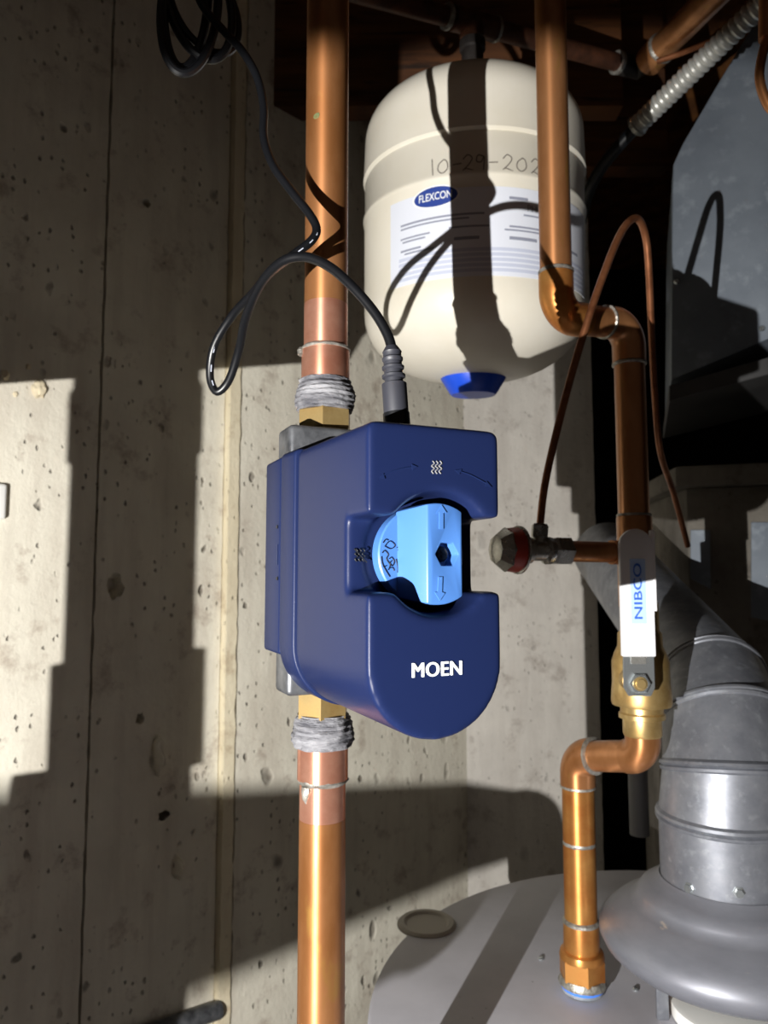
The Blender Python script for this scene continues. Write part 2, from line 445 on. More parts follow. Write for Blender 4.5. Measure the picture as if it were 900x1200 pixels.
lo = thing('copper_pipe', at(PM, 0), 'lower copper supply pipe running down below the navy shutoff device', 'pipe')
part('brass_nut', lathe(at(PM, zm(846)), ZV, [(.0150, 0), (.0162, .001), (.0162, zm(800) - zm(846))], 6), m_brass, lo, 20)
h = zm(836) - zm(874)
part('thread_sealant', lathe(at(PM, zm(874)), ZV, [(.0158 + .0030 * math.sin(math.pi * min(1, (k + 3) / 24)) + .0004 * math.sin(k * 1.7), h * k / 22) for k in range(23)], 64, lump=.0011, seed=8), m_putty, lo)
part('coupling', lathe(at(PM, zm(913)), ZV, [(.0146, 0), (.0153, .0006), (.0153, zm(872) - zm(913))], 40), m_copper2, lo)
part('solder_ring', lathe(at(PM, zm(917)), ZV, [(.0140, 0), (.0150, .0010), (.0156, .0020), (.0150, .0034)], 40, lump=.0006), m_solder, lo)
part('solder_drip', lathe(PM + V((-.0088, -.0108, zm(936) - PM.z)), ZV, [(.0004, 0), (.0018, .003), (.0030, .007), (.0026, .010)], 10, lump=.0007), m_solder, lo)
part('clean_end', lathe(at(PM, zm(962)), ZV, [(RM, 0), (RM + .0001, .002), (RM + .0001, zm(915) - zm(962))], 40), m_copper2, lo)
part('tube', lathe(at(PM, 0), ZV, [(RM + .0002, 0), (RM + .0002, zm(958))], 40), m_copper, lo)

# ------------------------------------------------------------ shutoff device
YAW = math.radians(24)
AX = V((math.sin(YAW), -math.cos(YAW), 0)); UX = V((math.cos(YAW), math.sin(YAW), 0))
ZD = P(508, 675, 0.32).z
DC = V((PM.x, PM.y, ZD))
def D(u, g, z): return DC + UX * u + AX * g + ZV * z
W2, ZT, ZB = 0.0327, 0.0665, -0.0700
GF, GM, GR = 0.148, 0.0475, 0.020
def uprof(w, zt, zb, r=0.004, n=28):
    pts = []
    zc = zb + w
    for k in range(n + 1):
        t = math.pi + math.pi * k / n
        pts.append((w * math.cos(t), zc + w * math.sin(t)))
    for k in range(5):
        t = math.pi / 2 * k / 4; pts.append((w - r + r * math.cos(t), zt - r + r * math.sin(t)))
    for k in range(5):
        t = math.pi / 2 + math.pi / 2 * k / 4; pts.append((-w + r + r * math.cos(t), zt - r + r * math.sin(t)))
    return pts
def ushell(w, zt, zb, g0, g1, zt1=None):
    pr0 = uprof(w, zt, zb); n = len(pr0)
    pr1 = uprof(w, zt1 if zt1 is not None else zt, zb)
    vs = [D(u, g0, z) for u, z in pr0] + [D(u, g1, z) for u, z in pr1]
    fs = [list(range(n)), list(range(2 * n - 1, n - 1, -1))] + [[i, i + n, (i + 1) % n + n, (i + 1) % n] for i in range(n)]
    m = mesh(vs, fs); bm = bmesh.new(); bm.from_mesh(m); return bm_mesh(bm)
KU, KZ = 0.002, 0.0098
dev = thing('water_shutoff', D(0, 0, ZB), 'navy blue smart water shutoff device with a light blue knob and white lettering', 'water shutoff')
shell = ushell(W2, ZT + .003, ZB, GM, GF, ZT)
cut1 = lathe(D(KU, GF - .0270, KZ), AX, [(.0262, 0), (.0262, .02), (.0280, .0275), (.034, .04)], 64)
chan = box(D(0, GF - .0250 + .03, KZ - .0002), .10, .06, .0330, UX, AX, ZV)
shell = baked(shell, [('BOOLEAN', dict(operation='DIFFERENCE', solver='EXACT', cutter=cut1)),
                      ('BOOLEAN', dict(operation='DIFFERENCE', solver='EXACT', cutter=chan)),
                      ('REMESH', dict(mode='VOXEL', voxel_size=0.0009, use_smooth_shade=True)),
                      ('SMOOTH', dict(factor=0.5, iterations=48))])
part('front_cover', shell, m_navy, dev, 80)
part('seam', ushell(W2 - .0012, ZT + .0022, ZB + .0012, GM - .0015, GM + .001), m_mark, dev)
rear = baked(ushell(W2 + .0013, ZT + .0050, ZB - .0012, GR, GM - .0007, ZT + .0035), [('BEVEL', dict(width=.0012, segments=3, limit_method='ANGLE', angle_limit=math.radians(50)))])
part('rear_cover', rear, m_navy2, dev)
zc_hi, zc_lo = P(322, 546, .46).z, P(320, 760, .46).z
part('side_clip', box(D(0, .004, (zc_hi + zc_lo) / 2 - ZD), 2 * W2 + .003, .034, zc_hi - zc_lo, UX, AX, ZV, bev=.0022, seg=3), m_navy2, dev)
for s, za, zz in ((1, zc_hi - .002, P(340, 507, .45).z), (-1, P(335, 808, .45).z, zc_lo + .004)):
    part('valve_casting', box(D(0, .010, (za + zz) / 2 - ZD), 2 * W2 - .006, .026, zz - za, UX, AX, ZV, bev=.003, seg=3), m_zinc, dev)
# little arrow heads and line on the side clip
for py in (618, 678):
    q = hit(323, py, D(-W2 - .0018, 0, 0), UX)
    part('arrow_mark', prism([q, q + AX * .0045 + ZV * .0012, q + AX * .0045 - ZV * .0010], -UX * .0003), m_mark, dev, 0)
q = hit(325, 650, D(-W2 - .0018, 0, 0), UX)
part('clip_notch', box(q, .0004, .0008, .012, UX, AX, ZV), m_grv, dev, 0)

def front(px, py, g=GF + .0002): return hit(px, py, D(0, g, 0), AX)
# lettering
tm = text_mesh('MOEN', 0.0102, 0.0001, space=1.06)
c = front(512.5, 785, GF + .0003)
tm.transform(Matrix((UX.to_4d(), ZV.to_4d(), AX.to_4d(), (0, 0, 0, 1))).transposed())
xs = [v.co.dot(UX) for v in tm.vertices]; wtxt = max(xs) - min(xs)
target_w = (front(541.5, 783) - front(484, 786)).length
k = target_w / wtxt
for v in tm.vertices:
    v.co = c + UX * (v.co.dot(UX) * k) + ZV * (v.co.z * 0.84) + AX * v.co.dot(AX)
cps = []
for n_, (du, dz_) in enumerate(((-.00022, 0), (-.00011, .00008), (0, -.00008), (.00011, .00008), (.00022, 0))):
    t2 = tm.copy(); t2.transform(Matrix.Translation(UX * du + ZV * dz_ + AX * (n_ * .00001))); cps.append(t2)
tm = join(*cps)
part('lettering', tm, m_white, dev, 0, 'white MOEN lettering')
def strokes(list_of_px, r, fn, n=6):
    return join(*[tube(smoothpath([fn(*p) for p in st], 5) if len(st) > 2 else [fn(*p) for p in st], r, n) for st in list_of_px])
for st in ([(446, 559), (458, 553), (472, 549), (485, 547)], [(538, 552), (550, 556), (562, 562), (574, 569)]):
    part('curved_arrow', strokes([st], .00028, front), m_grv, dev)
for tip, b1, b2 in (((489, 547), (482, 544), (483, 551)), ((444, 561), (449, 555), (451, 561)), ((533, 551), (541, 550), (538, 556)), ((576, 571), (570, 564), (568, 570))):
    part('arrow_head', prism([front(*tip), front(*b1), front(*b2)], AX * .0003), m_grv, dev, 0)
wv = []
for k in range(3):
    x = 507 + k * 4.3
    wv.append([(x, 540), (x + 2, 543), (x - 1, 546), (x + 2, 549), (x - 1, 552), (x + 1, 555)])
part('water_symbol', strokes(wv, .00030, front), m_pvc, dev)
def chanf(px, py): return hit(px, py, D(0, GF - .0245, 0), AX)
wv = []
for k in range(3):
    x = 417 + k * 4.3
    wv.append([(x, 643), (x + 2, 646), (x - 1, 649), (x + 2, 652), (x - 1, 655), (x + 1, 658)])
wv.append([(415, 643), (430, 659)])
part('no_water_symbol', strokes(wv, .00030, chanf), m_mark, dev)

# knob
GK = GF - .0185
kn = part('knob', lathe(D(KU, GF - .0262, KZ), AX, [(.0205, 0), (.0219, .0008), (.0219, .0070), (.0212, .0077)], 64), m_sky, dev)
bm = bmesh.new()
R = .0232
rows = []
for (ul, ur, g) in ((-.0130, .0150, GK - .001), (-.0052, .0122, GF - .0030)):
    loop = []
    N_ = 8
    Rg = R if g < GF - .01 else R - .0008
    for i in range(N_ + 1):
        u = ul + (ur - ul) * i / N_; loop.append(bm.verts.new(D(KU + u, g, KZ - math.sqrt(max(Rg * Rg - u * u, 0)))))
    for i in range(N_ + 1):
        u = ur + (ul - ur) * i / N_; loop.append(bm.verts.new(D(KU + u, g, KZ + math.sqrt(max(Rg * Rg - u * u, 0)))))
    rows.append(loop)
n = len(rows[0])
for i in range(n): bm.faces.new([rows[0][i], rows[0][(i + 1) % n], rows[1][(i + 1) % n], rows[1][i]])
bm.faces.new(rows[0][::-1]); bm.faces.new(rows[1])
ridge = bm_mesh(bm)
HU = .0046
hexc = lathe(D(KU + HU, GF - .0115, KZ - .0002), AX, [(.0058, 0), (.0058, .02)], 6)
ridge = baked(ridge, [('BOOLEAN', dict(operation='DIFFERENCE', solver='EXACT', cutter=hexc)), ('BEVEL', dict(width=.0007, segments=2, limit_method='ANGLE', angle_limit=math.radians(40)))])
part('grip', ridge, m_sky, kn, 30)
part('screw', lathe(D(KU + HU, GF - .0116, KZ), AX, [(.0036, 0), (.0036, .0028), (.0026, .0040)], 16), m_iron, kn)
part('screw_slot', join(box(D(KU + HU, GF - .0076, KZ), .0038, .0006, .0009, UX, AX, ZV), box(D(KU + HU, GF - .0076, KZ), .0009, .0006, .0038, UX, AX, ZV)), m_mark, kn, 0)
def kr(px, py): return hit(px, py, D(0, GF - .0030, 0), AX)
for tip, l, r_, s0, s1, s2, s3 in (((517, 592), (511, 602), (523, 601), (514.5, 601), (514.5, 620), (519, 620), (519, 601)),
                                   ((515, 704), (509, 694), (521, 695), (512.5, 694), (513.5, 676), (518, 676), (517.5, 694))):
    part('arrow_relief', prism([kr(*q) for q in (tip, l, s0, s1, s2, s3, r_)], AX * .0005), m_sky, kn, 0)
def kd(px, py): return hit(px, py, D(0, GF - .0183, 0), AX)
hand = [[(448, 648), (451, 645), (455, 650), (453, 655), (457, 662), (455, 668)], [(447, 652), (448, 660), (452, 668), (457, 676)], [(449, 664), (453, 663)],
        [(456, 655), (459, 653), (462, 658), (460, 663), (457, 660), (459, 657)], [(456, 666), (460, 665), (462, 669)], [(464, 655), (466, 664), (466, 671)],
        [(449, 636), (452, 632), (455, 633)], [(451, 640), (457, 634), (463, 639), (458, 643), (451, 640)], [(465, 642), (468, 640), (466, 645)]]
part('hand_symbol', strokes(hand, .00024, kd), m_mark, kn)

# power cable
PLUG = D(0, .108, ZT)
cab = thing('power_cord', PLUG, 'black power cord looping from the device plug up to a coil on the wall', 'cord')
PT = P(459, 408, .358)
d = (PT - PLUG); Lp = d.length
part('plug_collar', lathe(PLUG - d.normalized() * .0005, d, [(.0085, 0), (.0085, .0015), (.0066, .0020), (.0066, .014)], 24), m_rub, cab)
prof = [(.0058, .010), (.0062, .012), (.0062, .030)]
x = .030
for k in range(4):
    prof += [(.0062 - k * .0003, x), (.0046, x + .0008), (.0046, x + .0026), (.0058 - k * .0003, x + .0034)]; x += .0046
prof += [(.0042, x), (.0030, x + .002)]
sc_ = (Lp - .001) / x
part('plug', lathe(PLUG, d, [(r, h * sc_) for r, h in prof], 24), m_plug, cab)
pts = [P(460, 412, .359), P(454, 392, .360), P(438, 365, .362), P(412, 335, .365), P(385, 312, .370), P(357, 301, .376), P(330, 307, .384), P(306, 332, .402), P(288, 372, .425),
       P(280, 410, .445), P(268, 446, .458), P(254, 459, .462), P(246, 440, .462), P(251, 405, .456), P(272, 370, .444), P(296, 344, .426), P(318, 318, .408), P(345, 298, .410),
       P(365, 282, .412), P(371, 268, .414), P(362, 250, .416), P(340, 222, .420), P(319, 192, .424), P(309, 160, .428), P(309, 125, .432), P(301, 90, .436), P(284, 60, .440),
       P(262, 36, .444), P(238, 8, .446), P(226, -20, .448)]
cpath = smoothpath(pts, 8)
part('cord', tube(cpath, .0026, 12), m_rub, cab)
# printed dashes along the cord
dash = []
i = 12
while i < len(cpath) - 8:
    seg = cpath[i:i + 3]
    off = []
    for q in seg:
        to = (V((0, 0, ZC)) - q).normalized()
        off.append(q + to * .0023 + V((.0008, 0, .0004)))
    dash.append(tube(off, .00038, 5))
    i += 5
part('cord_print', join(*dash), m_print, cab)
coil = []
def loop_pts(cx, cy, rx, ry, Y, ph=0, n=14, tilt=0.0):
    out = []
    for k in range(n + 1):
        t = ph + 2 * math.pi * k / n
        X = rx * math.cos(t); Yy = ry * math.sin(t)
        out.append(P(cx + X * math.cos(tilt) - Yy * math.sin(tilt), cy + X * math.sin(tilt) + Yy * math.cos(tilt), Y + .006 * math.sin(t + 1)))
    return out
coilp = [P(226, -20, .448)] + loop_pts(222, 10, 33, 76, .446, -1.2, 14, 0.10) + loop_pts(232, 0, 36, 72, .456, -1.2, 14, -.28) + loop_pts(218, -6, 26, 86, .452, -1.2, 14, .05) + loop_pts(238, 8, 33, 60, .462, -1.2, 14, -.5) + [P(240, -60, .45)]
part('coil', tube(smoothpath(coilp, 5), .0029, 10), m_rub, cab)

# ------------------------------------------------------------ expansion tank
YT = 0.88
TC = P(553, 300, YT); RT = 0.1330
def zt(py): return P(553, py, YT).z
# silhouettes are seen at the tank's centre depth
z0 = zt(446); zc1 = zt(372); zr2 = zt(268); zr1 = zt(226); zs = zt(184); ztop = zt(136)
prof = []
for k in range(13):
    t = math.pi / 2 * k / 12; prof.append((max(.002, RT * math.sin(t) ** 0.8), zc1 - (zc1 - z0) * math.cos(t)))
prof += [(RT, zr2 - .006), (RT + .0012, zr2 - .003), (RT + .0016, zr2), (RT - .0006, zr2 + .003), (RT - .0006, zr1 - .004), (RT - .002, zr1 - .001), (RT + .0014, zr1 + .002), (RT + .0008, zr1 + .006), (RT - .001, zs)]
for k in range(1, 13):
    t = math.pi / 2 * k / 12; prof.append((max(.002, (RT - .001) * math.cos(t) ** 0.42), zs + (ztop - zs) * math.sin(t)))
tank = thing('expansion_tank', at(TC, z0), 'cream expansion tank with blue bottom cap hanging behind the copper pipes', 'tank')
part('body', lathe(at(TC, 0), ZV, prof, 96), m_cream, tank, 50)
part('bottom_cap', lathe(at(TC, z0 - .018), ZV, [(.0265, 0), (.0285, .002), (.042, .024), (.042, .027)], 40), m_bluecap, tank)
part('nipple', lathe(at(TC, ztop - .004), ZV, [(.0135, 0), (.0135, .070), (.0160, .072), (.0160, .082)], 24), m_iron, tank)
def wrap(a, z, r): return V((TC.x + r * math.sin(a), TC.y - r * math.cos(a), z))
VA = math.atan2(-TC.x, TC.y) * -1.0                    # angle that faces the camera
def tank_hit(px, py, R_=RT):
    o = V((0, 0, ZC)); dd = ray(px, py)
    ox, oy = o.x - TC.x, o.y - TC.y
    A = dd.x ** 2 + dd.y ** 2; B = 2 * (ox * dd.x + oy * dd.y); C_ = ox * ox + oy * oy - R_ * R_
    t = (-B - math.sqrt(max(B * B - 4 * A * C_, 0))) / (2 * A)
    q = o + dd * t
    return math.atan2(q.x - TC.x, -(q.y - TC.y)), q.z
def curved_rect(a0, a1, za, zb_, r, n=24, th=.0004):
    vs, fs = [], []
    for k in range(n + 1):
        a = a0 + (a1 - a0) * k / n
        for z, rr in ((za, r + th), (zb_, r + th), (zb_, r), (za, r)): vs.append(wrap(a, z, rr))
    for k in range(n):
        for j in range(4):
            fs.append([k * 4 + j, (k + 1) * 4 + j, (k + 1) * 4 + (j + 1) % 4, k * 4 + (j + 1) % 4])
    fs.append([3, 2, 1, 0]); fs.append([n * 4 + j for j in range(4)])
    return mesh(vs, fs)
aL, zLb = tank_hit(458, 336); _, zLt = tank_hit(460, 240)
aR = -aL * 0.2 + 0.95
lab = part('paper_label', curved_rect(aL, aR, zLb, zLt, RT, 40), m_label, tank)
RL = RT + .00042
# blue oval with white name, drawn on the curved label
a0, zo = tank_hit(509, 228)
bm = bmesh.new()
def oval(r, ra, rz, th=.0003):
    vs, fs = [], []; n = 24
    for k in range(n + 1):
        t = math.pi * k / n; a = a0 - ra * math.cos(t); hz_ = max(rz * math.sin(t), .00005)
        for z, rr in ((zo - hz_, r + th), (zo + hz_, r + th), (zo + hz_, r), (zo - hz_, r)): vs.append(wrap(a, z, rr))
    for k in range(n):
        for q_ in range(4): fs.append([k * 4 + q_, (k + 1) * 4 + q_, (k + 1) * 4 + (q_ + 1) % 4, k * 4 + (q_ + 1) % 4])
    fs.append([3, 2, 1, 0]); fs.append([n * 4 + q_ for q_ in range(4)])
    return mesh(vs, fs)
part('logo_oval', oval(RL, .185, .0105), m_lblue, lab)
part('logo_ring', oval(RL - .0002, .20, .0120), m_white, lab)
def wrapped_text(s, size, ac, zc_, r, bold=0.0, stretch=1.0):
    t = text_mesh(s, size, 0.0, bold)
    for v in t.vertices:
        v.co = wrap(ac + v.co.x * stretch / RT, zc_ + v.co.y, r)
    return t
part('logo_name', wrapped_text('FLEXCON', .0115, a0, zo, RL + .0005, .0001, .74), m_white, lab, 0)
aP, zP = tank_hit(612, 240)
part('model_code', wrapped_text('PH-', .0100, aP + .08, zP, RL + .0002, .0001), m_lgrey, lab, 0)
# lines of fine print, too small to read in the photo
random.seed(3)
def bar(a_, b_, z, h_, m_): part('print_line', curved_rect(a_, b_, z - h_ / 2, z + h_ / 2, RL - .0002, max(2, int(abs(b_ - a_) * 24)), .0003), m_, lab)
zz = zLt - .030
span = aR - aL
H = zLt - zLb
for f, (s0, s1), h_, m_ in ((.30, (.06, .42), .0022, m_lgrey), (.345, (.06, .36), .0018, m_lgrey), (.30, (.58, .74), .0018, m_lgrey), (.12, (.52, .60), .003, m_lgrey),
                            (.44, (.28, .44), .0020, m_lgrey), (.44, (.52, .78), .0020, m_lgrey), (.48, (.50, .80), .0018, m_lgrey), (.46, (.06, .20), .0018, m_lgrey), (.50, (.07, .18), .0018, m_lgrey),
                            (.57, (.30, .40), .0034, m_lgrey), (.57, (.52, .64), .0034, m_lgrey), (.60, (.06, .16), .0022, m_lgrey), (.64, (.08, .22), .0018, m_lgrey), (.57, (.82, .90), .003, m_lgrey)):
    bar(aL + span * s0, aL + span * s1, zLt - H * f, h_, m_)
for k in range(5):
    bar(aL + span * .05, aL + span * .97, zLt - H * (.70 + k * .058), .0036, m_lband)
# handwriting in marker between the two rings
glyph = {'1': [[(.4, 1), (.45, 0)]], '0': [[(.5, .85), (.15, .6), (.1, .25), (.4, .05), (.75, .3), (.7, .7), (.5, .85)]], '-': [[(.15, .45), (.75, .48)]],
         '2': [[(.1, .7), (.4, .95), (.7, .75), (.5, .4), (.1, .05), (.3, .15), (.8, 0)]], '9': [[(.7, .8), (.3, .9), (.2, .55), (.5, .5), (.7, .8), (.65, 0)]]}
axs = [tank_hit(px, 186)[0] for px in (505, 517, 533, 546, 560, 575, 592, 608, 624)]
_, zw = tank_hit(553, 188)
for chx, a_ in zip('10-29-202', axs):
    for st in glyph[chx]:
        pp = [wrap(a_ + (u - .4) * .016 / RT, zw + (w - .5) * .018, RT - .0006) for u, w in st]
        part('marker_stroke', tube(smoothpath(pp, 5) if len(pp) > 2 else pp, .0007, 6), m_ink, tank)

tank.rotation_euler.x = math.radians(4.0)

# ------------------------------------------------------------ right copper run
RR = 0.0138
a_ = P(651, 300, .62); a_top = at(a_, P(651, -120, .62).z); zA = P(655, 372, .62).z
b_ = P(738, 440, .665); zB = P(735, 380, .665).z
cb = P(748, 700, .668)
run = thing('copper_pipe', at(b_, cb.z), 'offset copper pipe in front of the tank bending down to the lever ball valve', 'pipe')
e1, e2 = at(a_, zA), at(b_, zB)
arc1 = bend(a_top, e1, e2, .020, 12); arc2 = bend(e1, e2, at(b_, zB - .3), .020, 12)
part('tube', tube([a_top, arc1[0]], RR, 32), m_copper, run)
part('elbow', tube([arc1[0] + ZV * .016] + [arc1[0] + ZV * .0002] + arc1 + [arc1[-1] + (e2 - e1).normalized() * .010], RR + .0012, 32), m_copper3, run)
part('elbow', tube([arc2[0] - (e2 - e1).normalized() * .008] + arc2 + [arc2[-1] - ZV * .014], RR + .0012, 32), m_copper, run)
part('tube', tube([arc1[-1], arc2[0]], RR, 32), m_copper, run)
for p_, ax_ in ((arc1[0] + ZV * .0165, ZV), (arc2[0] - (e2 - e1).normalized() * .010, (e2 - e1)), (arc2[-1] - ZV * .0175, ZV)):
    part('solder_ring', lathe(p_, ax_, [(RR, 0), (RR + .0016, .001), (RR + .0016, .0025), (RR, .004)], 32, lump=.0004), m_solder, run)
zt_hi = P(745, 605, .668).z; zt_lo = P(748, 712, .668).z; zt_m = P(745, 648, .668).z
part('tube', tube([arc2[-1], at(b_, zt_hi - .004)], RR, 32), m_copper, run)
part('tee', lathe(at(b_, zt_lo), ZV, [(RR + .0012, 0), (RR + .0018, .002), (RR + .0018, zt_hi - zt_lo - .002), (RR + .001, zt_hi - zt_lo)], 32), m_copper, run)
part('solder_ring', lathe(at(b_, zt_hi - .001), ZV, [(RR, 0), (RR + .0018, .001), (RR + .0010, .003)], 32, lump=.0004), m_solder, run)
v_in = P(668, 646, .640); tee_c = at(b_, zt_m)
bd = (v_in - tee_c).normalized()
part('branch_tube', tube([tee_c, v_in - bd * -.002], .0092, 24), m_copper, run)
part('branch_collar', tube([tee_c, tee_c + bd * .026], .0108, 24), m_copper, run)
vb_top = P(751, 725, .672).z

# stop valve with red wheel
sv = thing('stop_valve', v_in, 'small chrome stop valve with a red wheel handle on the copper branch', 'valve')
vx = bd
part('hex_nut', lathe(v_in + vx * .000, vx, [(.0098, 0), (.0130, .003), (.0130, .017), (.0110, .021)], 6), m_chrome, sv, 20)
part('body', lathe(v_in + vx * .019, vx, [(.0105, 0), (.0118, .002), (.0118, .006), (.0090, .008), (.0090, .020), (.0114, .022), (.0114, .028), (.006, .030), (.0045, .038)], 28), m_chrome, sv)
part('wheel', lathe(v_in + vx * .050, vx, [(.005, 0), (.0192, .0004), (.0205, .0012), (.0205, .0030), (.0190, .0036)], 32), m_chrome, sv)
part('wheel_drum', lathe(v_in + vx * .0535, vx, [(.0188, 0), (.0192, .003), (.0180, .0105), (.0160, .0125)], 32), m_red, sv)
part('wheel_cap', lathe(v_in + vx * .0655, vx, [(.0186, -.0016), (.0188, 0), (.0165, .0030), (.0120, .0085), (.0050, .0105)], 8), m_chrome, sv, 20)
out = v_in + vx * .032
part('outlet', lathe(out, ZV + V((.08, 0, 0)), [(.0056, 0), (.0056, .013), (.0066, .0135)], 24), m_chrome, sv)
part('compression_nut', lathe(out + ZV * .011 + V((.0009, 0, 0)), ZV + V((.08, 0, 0)), [(.0068, 0), (.0074, .001), (.0074, .010), (.0060, .012)], 6), m_chrome, sv, 20)

# thin copper tube from that valve
t0 = out + ZV * .020 + V((.0016, 0, 0))
tp = [t0, P(640, 560, .625), P(664, 460, .612), P(690, 372, .602), P(708, 320, .605), P(724, 280, .612), P(737, 260, .62), P(748, 257, .63), P(756, 275, .645), P(760, 310, .66), P(764, 400, .70), P(768, 470, .72), P(774, 530, .75), P(790, 580, .80), P(806, 640, .84)]
part_o = part('copper_line', tube(smoothpath(tp, 8), .0033, 12), m_copperd)
props(part_o, 'thin copper tube arching from the small stop valve over the thick pipe', 'tube')

# ball valve
bvx = P(751, 790, .685)
bv = thing('ball_valve', at(bvx, P(751, 862, .685).z), 'brass ball valve with a white lever handle above the flue hood', 'valve')
z_ = lambda py: P(751, py, .685).z
part('body', lathe(at(bvx, z_(862)), ZV, [(.0165, 0), (.0172, .002), (.0172, z_(842) - z_(862)), (.0205, z_(841) - z_(862)), (.0205, z_(836) - z_(862)), (.0190, z_(834) - z_(862)),
     (.0190, z_(828) - z_(862)), (.0260, z_(826) - z_(862)), (.0268, z_(822) - z_(862)), (.0262, z_(808) - z_(862)), (.0255, z_(800) - z_(862)), (.0255, z_(775) - z_(862)), (.0230, z_(765) - z_(862)), (.0200, z_(757) - z_(862)),
     (.0195, z_(742) - z_(862)), (.0172, z_(738) - z_(862)), (.0172, z_(706) - z_(862))], 40), m_brass, bv)
piv = P(748, 800, .640)
fd = V((-.03, -1, 0)).normalized()                     # lever faces the camera side
rx = V((1, -.03, 0)).normalized()
part('stem', lathe(piv + V((0, .022, 0)), fd, [(.0100, 0), (.0100, .012), (.0060, .013), (.0060, .030)], 20), m_brass, bv)
lev = part('lever_plate', prism([piv + rx * x + ZV * z for x, z in ((-.013, -.004), (-.009, -.011), (.010, -.011), (.0135, -.004), (.0135, .030), (-.0125, .030), (-.013, .010))], fd * .0022, .0004, 1), m_plate, bv, 25)
part('lever_nut', lathe(piv + fd * .0022, fd, [(.0090, 0), (.0090, .0040), (.0078, .0050)], 6), m_plate, lev, 20)
part('stem_tip', lathe(piv + fd * .004, fd, [(.0046, 0), (.0046, .0045), (.0038, .0052)], 16), m_brass, lev)
part('plate_stamp', box(piv + fd * .0024 + ZV * .019, .013, .0006, .006, rx, fd, ZV, bev=.0002, seg=1), m_chrome, lev, 0)
hz1 = P(748, 620, .640).z - piv.z
def sleeve(w, zlo, zhi, y0, th):
    pts_ = [(-w, zlo), (w, zlo)]
    for k in range(13):
        t = math.pi * k / 12; pts_.append((w * math.cos(t), zhi - w + w * math.sin(t)))
    return prism([piv + rx * x + ZV * z + fd * y0 for x, z in pts_], fd * th, .0012, 2)
part('lever_sleeve', sleeve(.0142, .0225, hz1, -.001, .0065), m_lever, bv, 40)
part('lever_edge', box(piv + rx * .0150 + ZV * ((.06 + hz1) / 2) + fd * .001, .0026, .009, hz1 - .062, rx, fd, ZV, bev=.0008), m_lever, bv)
zp0, zp1 = P(748, 731, .634).z - piv.z, P(748, 655, .634).z - piv.z
part('print_field', box(piv + rx * .0005 + ZV * ((zp0 + zp1) / 2) + fd * .0056, .0130, .0004, zp1 - zp0, rx, fd, ZV), m_tpale, bv, 0)
tm = text_mesh('NIBCO', .0098, .00005, .0001)
# reads upwards along the lever
xs = [v.co.x for v in tm.vertices]; kk = (zp1 - zp0) * .86 / (max(xs) - min(xs))
for v in tm.vertices:
    x0, y0 = v.co.x * kk, v.co.y
    v.co = piv + ZV * ((zp0 + zp1) / 2 + x0) - rx * (y0 - .0005) + fd * .0060
part('lever_print', tm, m_tblue, bv, 0)

# lower run to the water heater
ZH = ZC - 0.40                                            # top of the heater
q0 = at(bvx, z_(868)); q1 = at(bvx, P(755, 886, .685).z)
w1 = P(677, 905, .748); q2 = at(w1, P(677, 886, .748).z)
low = thing('copper_pipe', at(w1, ZH + .03), 'copper pipe with two elbows from the ball valve down to the heater top', 'pipe')
arc3 = bend(q0, q1, q2, .0175, 12); arc4 = bend(q1, q2, at(w1, ZH), .0195, 12)
part('elbow', tube([at(bvx, z_(858))] + arc3 + [arc3[-1] + (q2 - q1).normalized() * .003], .0158, 32), m_copper, low)
part('tube', tube([arc3[-1], arc4[0]], .0146, 32), m_copper, low)
dd = (q2 - q1).normalized()
part('elbow', tube([arc4[0] - dd * .004] + arc4 + [arc4[-1] - ZV * .012], .0172, 32), m_copper, low)
part('solder_ring', lathe(arc4[0] - dd * .007, dd, [(.0150, 0), (.0178, .001), (.0178, .0028), (.0160, .004)], 32, lump=.0004), m_solder, low)
zq = lambda py: P(677, py, .748).z
part('solder_ring', lathe(at(w1, arc4[-1].z - .015), ZV, [(.0155, 0), (.0176, .001), (.0176, .003), (.0160, .004)], 32, lump=.0004), m_solder, low)
part('tube', tube([arc4[-1] - ZV * .010, at(w1, zq(1122))], .0157, 32), m_copper3, low)
part('solder_ring', lathe(at(w1, zq(990)), ZV, [(.0155, 0), (.0160, .001), (.0160, .003), (.0155, .004)], 32, lump=.0003), m_solder, low)
part('coupling', lathe(at(w1, zq(1120)), ZV, [(.0170, 0), (.0174, .001), (.0170, zq(1080) - zq(1120))], 32), m_copper3, low)
part('solder_ring', lathe(at(w1, zq(1082)), ZV, [(.0160, 0), (.0178, .001), (.0178, .0035), (.0160, .005)], 32, lump=.0005), m_solder, low)
un = thing('dielectric_union', at(w1, ZH), 'copper union nut with white and blue plastic collar on heater top', 'fitting')
part('nut_rim', lathe(at(w1, zq(1122)), ZV, [(.0212, 0), (.0216, .002), (.0205, .0065), (.0175, .008)], 32), m_copper3, un)
part('hex_nut', lathe(at(w1, zq(1146)), ZV, [(.0205, 0), (.0220, .001), (.0220, zq(1121) - zq(1146))], 6), m_copper3, un, 20)
part('crust', lathe(at(w1, zq(1152)), ZV, [(.0222, 0), (.0226, .002), (.0215, .005), (.0206, .007)], 40, lump=.0010, seed=4), m_solder, un)
part('plastic_collar', lathe(at(w1, ZH + .0008), ZV, [(.0190, 0), (.0200, .001), (.0196, zq(1150) - ZH)], 32), m_pvcl, un)
part('blue_insert', lathe(at(w1, zq(1156)), ZV, [(.0202, 0), (.0206, .001), (.0206, .004), (.0202, .005)], 32), m_tblue, un)

